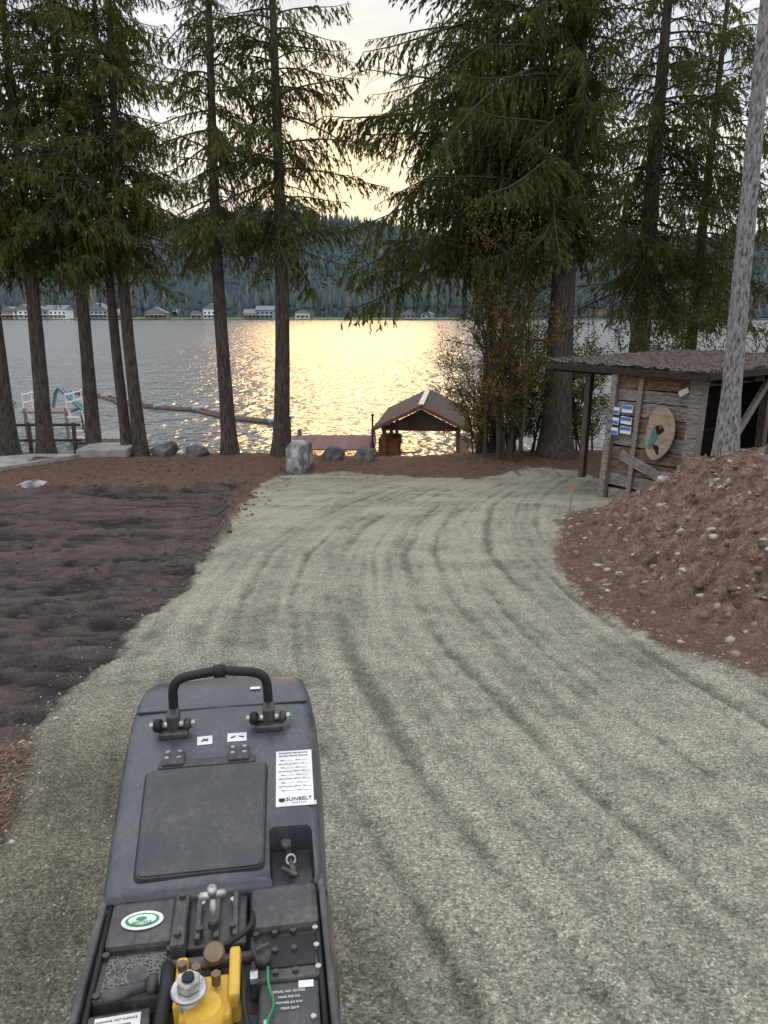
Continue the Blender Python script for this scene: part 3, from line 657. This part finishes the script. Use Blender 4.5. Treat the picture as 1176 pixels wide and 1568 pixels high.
# ------------------------------------------------------------ roller
def paint(name,c,rough,dust=(.20,.185,.16),amt=.5):
    m,n,p=newmat(name);v=n.coord()
    f=n.noise(v,9,5,.7);f2=n.noise(v,60,4,.8);v3=n.coord((6,1.2,1));f3=n.noise(v3,14,6,.8)
    k_=n.math('MULTIPLY',n.ramp(f,[(.36,.05),(.75,1)]),n.ramp(f2,[(.35,.25),(.7,1)]))
    col=n.mix(n.math('MULTIPLY',k_,amt),c,dust)
    col=n.mix(n.math('MULTIPLY',n.ramp(f3,[(.66,0),(.70,1)]),.5),col,(.3,.3,.3))
    n.l.new(col,p.inputs['Base Color']);n.l.new(n.ramp(f,[(.3,rough-.08),(.7,rough+.2)]),p.inputs['Roughness'])
    n.l.new(n.bump(f2,.08,.002),p.inputs['Normal']);return m
BK=paint('black_plastic',(.048,.054,.068),.32,amt=.7);BK2=paint('black_frame',(.024,.025,.028),.42,amt=.9);LID=paint('lid_black',(.028,.031,.036),.46,amt=.6)
YL=paint('yellow_paint',(.70,.42,.03),.4,(.25,.17,.09),.9);STL=mat('steel',(.6,.6,.58),(.32,.31,.29),30,.35,metal=.7,bump=.1)
BRS=mat('dull_brass',(.25,.18,.11),(.14,.10,.07),20,.5,metal=.5);WH=mat('label_white',(.80,.80,.78),(.62,.62,.60),12,.5,bump=0);INK=mat('ink',(.02,.02,.02),None,9,.6,bump=0)
GRN=mat('green_paint',(.03,.34,.10),None,9,.5,bump=0);DR=mat('drum_steel',(.22,.17,.13),(.10,.075,.055),9,.7,metal=.2);RUB=mat('rubber',(.018,.018,.018),None,9,.6)
RO=empty('walk_behind_roller',(-.393,1.51,-.08),(0,0,R(8.8)))
def hz(l): return .51+.193*min(l,.62)
SL=math.atan(.193)
secs=[(-.02,.258,.503),(.0,.262,.512),(.10,.266,.531),(.3,.275,.569),(.5,.280,.607),(.575,.279,.623),(.60,.276,.630),(.66,.270,.645),(.71,.262,.650),(.745,.25,.642),(.775,.235,.612),(.80,.22,.55),(.805,.215,.42)]
prof=[(-1,-.26),(-1,-.11),(-.985,-.06),(-.955,-.028),(-.91,-.010),(-.84,-.001),(-.5,.002),(0,.004),(.5,.002),(.84,-.001),(.91,-.010),(.955,-.028),(.985,-.06),(1,-.11),(1,-.26)]
V=[];F=[]
for l,w,zt in secs:
    for a_,d_ in prof: V.append((a_*w,l,max(zt+d_,.22)))
np_=len(prof)
for i in range(len(secs)-1):
    for j in range(np_-1): F.append((i*np_+j,i*np_+j+1,(i+1)*np_+j+1,(i+1)*np_+j))
    F.append((i*np_+np_-1,i*np_,(i+1)*np_,(i+1)*np_+np_-1))
F.append(tuple(range(np_))[::-1]);k_=(len(secs)-1)*np_;F.append(tuple(range(k_,k_+np_)))
hood=obj('hood',mesh('hood',V,F,True),BK,RO)
bm=bmesh.new();bm.from_mesh(hood.data);bmesh.ops.recalc_face_normals(bm,faces=bm.faces);bm.to_mesh(hood.data);bm.free()
cut=box('cut',(.105,.15,.16),(.180,.052,.53),BK,RO,bev=.012)
bpy.context.view_layer.update()
md_=hood.modifiers.new('b','BOOLEAN');md_.object=cut;md_.operation='DIFFERENCE'
dg=bpy.context.evaluated_depsgraph_get();nm=bpy.data.meshes.new_from_object(hood.evaluated_get(dg));hood.modifiers.clear();hood.data=nm
bpy.data.objects.remove(cut)
def onhood(name,w,l,sx,sy,sz,m,dz=0.,bev=.004,rz=0):
    return box(name,(sx,sy,sz),(w,l,hz(l)+.003+dz+sz/2),m,RO,(SL,0,rz),bev)
box('cowl_seam',(.50,.007,.006),(0,.588,.6275),INK,RO,(SL,0,0),.001)
def rplate(name,w,l,pts,r,th,m,dz=.003):
    out=[];k=len(pts)
    for i in range(k):
        a_=Vector(pts[i-1]);b_=Vector(pts[i]);c_=Vector(pts[(i+1)%k]);d1=(a_-b_).normalized();d2=(c_-b_).normalized()
        for s in range(5):
            t=s/4;p0=b_+d1*r;p2=b_+d2*r
            out.append(p0*(1-t)**2+b_*2*t*(1-t)+p2*t*t)
    bm=bmesh.new();vs=[bm.verts.new((q.x,q.y,hz(q.y)+dz)) for q in out];f=bm.faces.new(vs)
    if f.normal.z<0: f.normal_flip()
    r_=bmesh.ops.extrude_face_region(bm,geom=[f]);tv=[g for g in r_['geom'] if isinstance(g,bmesh.types.BMVert)]
    for v in tv: v.co.z+=th
    bm.normal_update();te=[e for e in bm.edges if e.verts[0] in tv and e.verts[1] in tv]
    bmesh.ops.bevel(bm,geom=te,offset=th*.4,segments=2,affect='EDGES');bmesh.ops.recalc_face_normals(bm,faces=bm.faces)
    me=bpy.data.meshes.new(name);bm.to_mesh(me);bm.free();return obj(name,me,m,RO)
rplate('lid_gasket',0,0,[(-.183,.003),(.117,.003),(.129,.350),(-.197,.350)],.022,.004,INK,.002)
rplate('lid',0,0,[(-.178,.008),(.112,.008),(.124,.345),(-.192,.345)],.022,.010,LID,.004)
onhood('hinge_rail',-.035,.362,.26,.028,.010,LID)
for q,w in enumerate((-.125,.05)):
    onhood('hinge_%d'%q,w,.375,.058,.05,.016,LID,.004)
    for a_ in (-.016,.016):
        for b_ in (-.014,.014):
            cyl('hinge_bolt',(w+a_,.375+b_,hz(.375)+.02),(w+a_,.375+b_,hz(.375)+.031),.0065,STL,RO,6)
onhood('label_small_a',-.047,.452,.042,.034,.0012,WH,.0015,0,.05);onhood('label_small_b',.043,.455,.054,.034,.0012,WH,.0015,0,-.02)
onhood('label_small_a_icon',-.047,.452,.022,.004,.0006,INK,.0032,0,.6);onhood('label_small_a_icon2',-.045,.452,.018,.004,.0006,INK,.0032,0,-.6);onhood('label_small_b_icon',.032,.455,.016,.004,.0006,INK,.0032,0,.6);onhood('label_small_b_icon2',.055,.455,.016,.004,.0006,INK,.0032,0,-.4)
onhood('label_main',.198,.285,.098,.20,.0012,WH,.0005,0,-.03)
def text(name,s,w,l,size,m=INK,z=None,rz=0):
    c=bpy.data.curves.new(name,'FONT');c.body=s;c.size=size;c.align_x='CENTER';c.extrude=.0003
    o=obj(name,c,None,RO,(w,l,(hz(l)+.0058) if z is None else z),(SL if z is None else 0,0,rz));c.materials.append(m);return o
text('label_text_a','Preventive Maintenance',.198,.372,.0082,rz=-.03);text('label_text_b','Service Interval Record',.198,.361,.0082,rz=-.03)
for i in range(9):
    s='Next service due  %d hrs   Tech ____'%(250*(i+1)) if i%2 else 'Date __ / __ / __   Hours ______'
    text('label_line_%d'%i,s,.198,.345-i*.0135,.0052,rz=-.03)
text('label_text_c','SUNBELT',.206,.203,.0165,rz=-.03);text('label_text_d','R E N T A L S',.206,.194,.006,rz=-.03)
cyl('label_emblem',(.162,.209,hz(.209)+.0042),(.162,.209,hz(.209)+.0056),.0085,INK,RO,10)
onhood('label_dot',.247,.20,.008,.014,.0012,WH,-.006,0)
box('recess_floor',(.10,.145,.01),(.18,.052,.455),LID,RO)
cyl('latch_rod',(.185,.02,.475),(.17,.085,.50),.008,BK2,RO,10);cyl('latch_knob',(.168,.088,.498),(.168,.092,.52),.013,BK2,RO,12)
cyl('latch_hook',(.19,.02,.478),(.155,.035,.49),.006,BK2,RO,8)
bpy.ops.mesh.primitive_torus_add(major_radius=.011,minor_radius=.003,location=(0,0,0));o=bpy.context.object;o.name='latch_ring';o.parent=RO;o.location=(.178,.055,.495);o.rotation_euler=(.9,.4,0);o.data.materials.append(STL)
def curve(name,pts,r,m,parent,cyc=False):
    c=bpy.data.curves.new(name,'CURVE');c.dimensions='3D';s=c.splines.new('NURBS');s.points.add(len(pts)-1)
    for q,p_ in zip(s.points,pts): q.co=(*p_,1)
    s.use_endpoint_u=True;s.order_u=3;c.bevel_depth=r;c.bevel_resolution=4;c.resolution_u=8
    return obj(name,c,m,parent)
zt=hz(.52)
curve('lift_handle',[(-.135,.515,zt+.02),(-.135,.515,zt+.08),(-.132,.515,zt+.14),(-.105,.515,zt+.162),(-.05,.515,zt+.168),(0,.515,zt+.176),(.05,.515,zt+.168),(.105,.515,zt+.162),(.132,.515,zt+.14),(.135,.515,zt+.08),(.135,.515,zt+.02)],.0135,RUB,RO)
cyl('handle_grip_core',(-.022,.515,zt+.172),(.022,.515,zt+.172),.019,RUB,RO,16,bev=.006)
for sd in (-1,1):
    w=sd*.135
    box('bracket_%d'%sd,(.035,.05,.075),(w,.50,zt+.03),BK2,RO,(SL,0,0),.008)
    box('bracket_base_%d'%sd,(.08,.04,.02),(w-.0,.485,zt+.006),BK2,RO,(SL,0,0),.004)
    cyl('pivot_%d'%sd,(w-.055,.49,zt+.028),(w+.055,.49,zt+.028),.009,STL,RO,12)
    cyl('bumper_a_%d'%sd,(w-.055,.49,zt+.028),(w-.030,.49,zt+.028),.019,RUB,RO,16,bev=.004)
    cyl('bumper_b_%d'%sd,(w+.030,.49,zt+.028),(w+.050,.49,zt+.028),.017,BK2,RO,16,bev=.004)
    cyl('nut_%d'%sd,(w+.050,.49,zt+.028),(w+.060,.49,zt+.028),.011,STL,RO,6)
    cyl('nutb_%d'%sd,(w-.065,.49,zt+.028),(w-.055,.49,zt+.028),.011,STL,RO,6)
box('green_tag',(.04,.02,.001),(.19,.50,zt+.03),GRN,RO,(.5,.5,.7),0)
box('cowl_label',(.03,.012,.001),(.095,.655,.6505),WH,RO,(.15,0,0),0)
box('lower_body',(.50,1.12,.22),(0,.21,.27),BK2,RO,(0,0,0),.02)
box('rear_deck',(.47,.40,.05),(0,-.22,.40),BK2,RO,(0,0,0),.01)
for sd in (-1,1):
    box('side_rail_%d'%sd,(.016,.42,.16),(sd*.245,-.20,.41),BK2,RO,(0,0,0),.006)
    cyl('rail_bolt_%d'%sd,(sd*.235,-.03,.47),(sd*.258,-.03,.47),.012,BK2,RO,8)
    cyl('side_hose_%d'%sd,(sd*.228,-.01,.48),(sd*.228,-.38,.465),.007,RUB,RO,10)
box('left_box',(.145,.125,.07),(-.150,-.082,.455),BK2,RO,(.05,0,0),.012)
box('left_vent_box',(.155,.125,.05),(-.150,-.205,.445),BK2,RO,(-.06,0,0),.008)
m,n,p=newmat('vent_mesh');v=n.coord();vv=n.vor(v,200);n.l.new(n.ramp(vv.outputs['Distance'],[(.3,(.01,.01,.01)),(.55,(.15,.14,.13))]),p.inputs['Base Color']);p.inputs['Metallic'].default_value=.3
box('vent_mesh',(.118,.09,.002),(-.150,-.203,.4715),m,RO,(-.06,0,0),0)
cyl('vent_core',(-.145,-.21,.4725),(-.145,-.21,.474),.02,BK2,RO,20)
for a_ in (-.215,-.085):
    for b_ in (-.155,-.255): cyl('vent_bolt',(a_,b_,.462),(a_,b_,.478),.008,BK2,RO,6)
cyl('round_sticker',(-.150,-.085,.491),(-.150,-.085,.4925),.036,WH,RO,32).scale=(1.25,.75,1)
cyl('round_sticker_ring',(-.150,-.085,.4928),(-.150,-.085,.4935),.030,GRN,RO,32).scale=(1.2,.65,1)
cyl('round_sticker_core',(-.150,-.085,.4938),(-.150,-.085,.4945),.025,WH,RO,32).scale=(1.2,.58,1)
cyl('round_sticker_icon',(-.152,-.083,.4948),(-.152,-.083,.4955),.008,GRN,RO,5).scale=(1.6,.8,1)
text('round_sticker_text','RECYCLE',-.150,-.098,.010,GRN,.4958)
box('left_clamp',(.03,.15,.05),(-.068,-.10,.475),BK2,RO,(0,0,0),.006)
for b_ in (-.04,-.15): cyl('clamp_bolt',(-.068,b_,.495),(-.068,b_,.51),.008,BK2,RO,6)
box('centre_plate',(.13,.13,.03),(.01,-.085,.455),BK2,RO,(.1,0,0),.006)
for q in (-.04,.0,.04):
    box('centre_rib_%d'%(q*100),(.012,.12,.03),(q+.01,-.085,.475),BK2,RO,(.1,0,0),.003)
for a_ in (-.025,.045):
    for b_ in (-.05,-.125): cyl('centre_bolt',(a_,b_,.47),(a_,b_,.492),.008,STL if b_>-.1 else BK2,RO,6)
cyl('tee_stem',(.005,-.12,.47),(.005,-.11,.555),.007,STL,RO,12)
cyl('tee_bar',(-.024,-.112,.558),(.034,-.108,.56),.009,STL,RO,12,bev=.003);cyl('tee_tip',(.005,-.112,.555),(.005,-.108,.58),.011,STL,RO,12,bev=.003)
cyl('tee_nut',(.005,-.12,.485),(.005,-.118,.50),.014,BK2,RO,6)
cyl('pin_boss',(.01,-.175,.45),(.01,-.205,.50),.022,BRS,RO,20,bev=.003)
cyl('cross_shaft',(-.09,-.20,.47),(.10,-.20,.47),.013,BK2,RO,16)
box('control_box',(.15,.12,.07),(.158,-.085,.462),BK2,RO,(.06,0,0),.014)
box('control_plate',(.15,.13,.045),(.158,-.205,.450),BK2,RO,(-.05,0,0),.006)
box('control_recess',(.11,.085,.004),(.162,-.20,.4745),INK,RO,(-.05,0,0),.001)
for a_ in (.095,.135,.175,.222):
    for b_ in (-.152,-.20,-.256): cyl('plate_bolt',(a_,b_,.465),(a_,b_,.484),.0065,STL if (a_>.2) else BK2,RO,6)
cyl('control_knob',(.11,-.225,.475),(.11,-.23,.515),.017,BK2,RO,20,bev=.004);box('knob_grip',(.03,.008,.012),(.11,-.23,.519),BK2,RO,(0,0,.5),.002)
box('yellow_block',(.10,.10,.07),(.0,-.30,.455),YL,RO,(0,0,0),.01)
box('yellow_arm_a',(.022,.11,.10),(.055,-.265,.465),YL,RO,(.1,0,0),.006);box('yellow_arm_b',(.022,.11,.09),(-.05,-.27,.462),YL,RO,(.1,0,0),.006)
cyl('yellow_barrel',(.0,-.335,.42),(.0,-.335,.505),.038,YL,RO,28,bev=.006)
for a_,b_ in ((-.048,-.25),(-.02,-.262),(.02,-.285)): cyl('yellow_bolt',(a_,b_,.50),(a_,b_,.525),.010,BRS,RO,6)
cyl('big_washer',(-.028,-.32,.525),(-.028,-.32,.535),.034,STL,RO,28,bev=.002);cyl('big_nut',(-.028,-.32,.535),(-.028,-.32,.556),.023,STL,RO,6,bev=.002);cyl('big_stud',(-.028,-.32,.555),(-.028,-.32,.562),.012,INK,RO,16)
cyl('mount_under_nut',(-.028,-.32,.44),(-.028,-.32,.526),.02,STL,RO,16)
curve('coil_hose',[(-.085,-.20,.47),(-.078,-.24,.50),(-.075,-.29,.50),(-.085,-.33,.46)],.014,RUB,RO)
cyl('lever',(-.20,-.275,.49),(-.11,-.262,.495),.012,BK2,RO,16,bev=.003);cyl('lever_end',(-.115,-.262,.495),(-.095,-.26,.495),.018,BK2,RO,16,bev=.003)
cyl('side_bolt',(.085,-.27,.49),(.10,-.27,.49),.013,STL,RO,6)
box('rear_cross_tray',(.46,.14,.03),(0,-.37,.42),BK2,RO,(0,0,0),.006)
box('label_rear_left',(.085,.05,.001),(-.165,-.325,.468),WH,RO,(.05,0,.05),0);box('label_rear_holder',(.12,.08,.04),(-.165,-.33,.447),BK2,RO,(.05,0,.05),.004)
for i in range(3): text('label_rear_line_%d'%i,('WARNING  HOT SURFACE','Keep clear of moving','parts when running')[i],-.168,-.312-i*.011,.0065,INK,.4697,.05)
box('rear_right_panel',(.12,.11,.03),(.160,-.325,.452),LID,RO,(.05,0,-.04),.006)
for i in range(4): text('panel_line_%d'%i,('SERIAL NO 1019382','MASS 950 KG','POWER 6.5 KW','YEAR 2019')[i],.160,-.297-i*.013,.0075,WH,.4695,-.04)
box('panel_label',(.03,.016,.0006),(.195,-.283,.4705),WH,RO,(.05,0,-.04),0)
for a_ in (.115,.205): cyl('panel_bolt',(a_,-.36,.462),(a_,-.36,.472),.006,STL,RO,6)
curve('green_wire',[(.12,-.25,.49),(.118,-.29,.487),(.135,-.33,.48),(.11,-.37,.475),(.13,-.42,.46)],.0025,GRN,RO)
curve('black_cable',[(.06,-.22,.48),(.075,-.27,.50),(.07,-.33,.49),(.09,-.40,.46)],.006,RUB,RO)
curve('black_cable_b',[(.03,-.18,.49),(.085,-.16,.50),(.09,-.10,.49),(.085,-.02,.47)],.006,RUB,RO)
for q,l in enumerate((.52,-.02)):
    cyl('drum_%d'%q,(-.27,l,.19),(.27,l,.19),.205,DR,RO,64,bev=.01)
    for sd in (-1,1): cyl('hub_%d_%d'%(q,sd),(sd*.27,l,.19),(sd*.28,l,.19),.06,BK2,RO,24,bev=.004)
box('scraper',(.54,.015,.09),(0,.25,.27),BK2,RO,(0,0,0),.003)
# ------------------------------------------------------------ lights, sky
el=R(9.0);az=R(-2.8)
Sd=Vector((math.sin(az)*math.cos(el),math.cos(az)*math.cos(el),math.sin(el)))
L=bpy.data.lights.new('sun','SUN');L.energy=.6;L.angle=R(13);L.color=(1,.58,.24)
o=bpy.data.objects.new('sun',L);COL.objects.link(o);o.rotation_mode='QUATERNION';o.rotation_quaternion=Sd.to_track_quat('Z','Y');o.location=(0,0,30)
w=bpy.data.worlds.new('World');S.world=w;w.use_nodes=True;n=NT(w.node_tree)
bg=w.node_tree.nodes['Background']
sky=n.add('ShaderNodeTexSky');sky.sky_type='NISHITA';sky.sun_disc=False;sky.sun_elevation=el;sky.sun_rotation=az
tc=n.add('ShaderNodeTexCoord');mp=n.add('ShaderNodeMapping');n.l.new(tc.outputs['Generated'],mp.inputs[0]);mp.inputs['Scale'].default_value=(1,1,3.2)
nz=n.noise(mp.outputs[0],3.4,5,.6)
cl=n.ramp(nz,[(.36,(4.9,5.7,6.9)),(.5,(6.8,7.3,8.2)),(.64,(9.6,9.5,9.5))])
skc=n.mix(.5,sky.outputs[0],(5.2,6.2,7.6))
c=n.mix(n.ramp(nz,[(.25,.55),(.5,.95)]),skc,cl)
sp=n.add('ShaderNodeSeparateXYZ');n.l.new(tc.outputs['Generated'],sp.inputs[0])
zg=n.ramp(sp.outputs[2],[(0,(1.25,1.2,1.1)),(.15,(1.15,1.12,1.07)),(.32,(1.05,1.05,1.05)),(.75,(2.2,2.15,2.1))])
c=n.mix(1.,c,zg,'MULTIPLY')
dt=n.add('ShaderNodeVectorMath');dt.operation='DOT_PRODUCT';n.l.new(tc.outputs['Generated'],dt.inputs[0]);dt.inputs[1].default_value=Sd
d=n.math('MAXIMUM',dt.outputs['Value'],0.)
lowz=n.math('POWER',n.math('SUBTRACT',1.,n.math('ABSOLUTE',sp.outputs[2]),clamp=True),8.)
wide=n.math('MULTIPLY',n.math('POWER',d,4.),lowz)
c=n.mix(n.math('MULTIPLY',wide,.8),c,(10,8.6,6.4))
c=n.mix(n.math('MULTIPLY',n.math('POWER',d,110.),.85),c,(13.5,10.4,6.0))
n.l.new(c,bg.inputs[0]);bg.inputs[1].default_value=.11
# ------------------------------------------------------------ camera
cd=bpy.data.cameras.new('camera');cd.sensor_fit='VERTICAL';cd.sensor_height=24;cd.lens=24*1178/1568;cd.clip_end=8000;cd.clip_start=.05
co=bpy.data.objects.new('camera',cd);COL.objects.link(co);co.location=(0,0,1.7);co.rotation_euler=(R(90-14.6),0,0)
S.camera=co
S.view_settings.view_transform='Standard';S.view_settings.look='None';S.view_settings.exposure=0
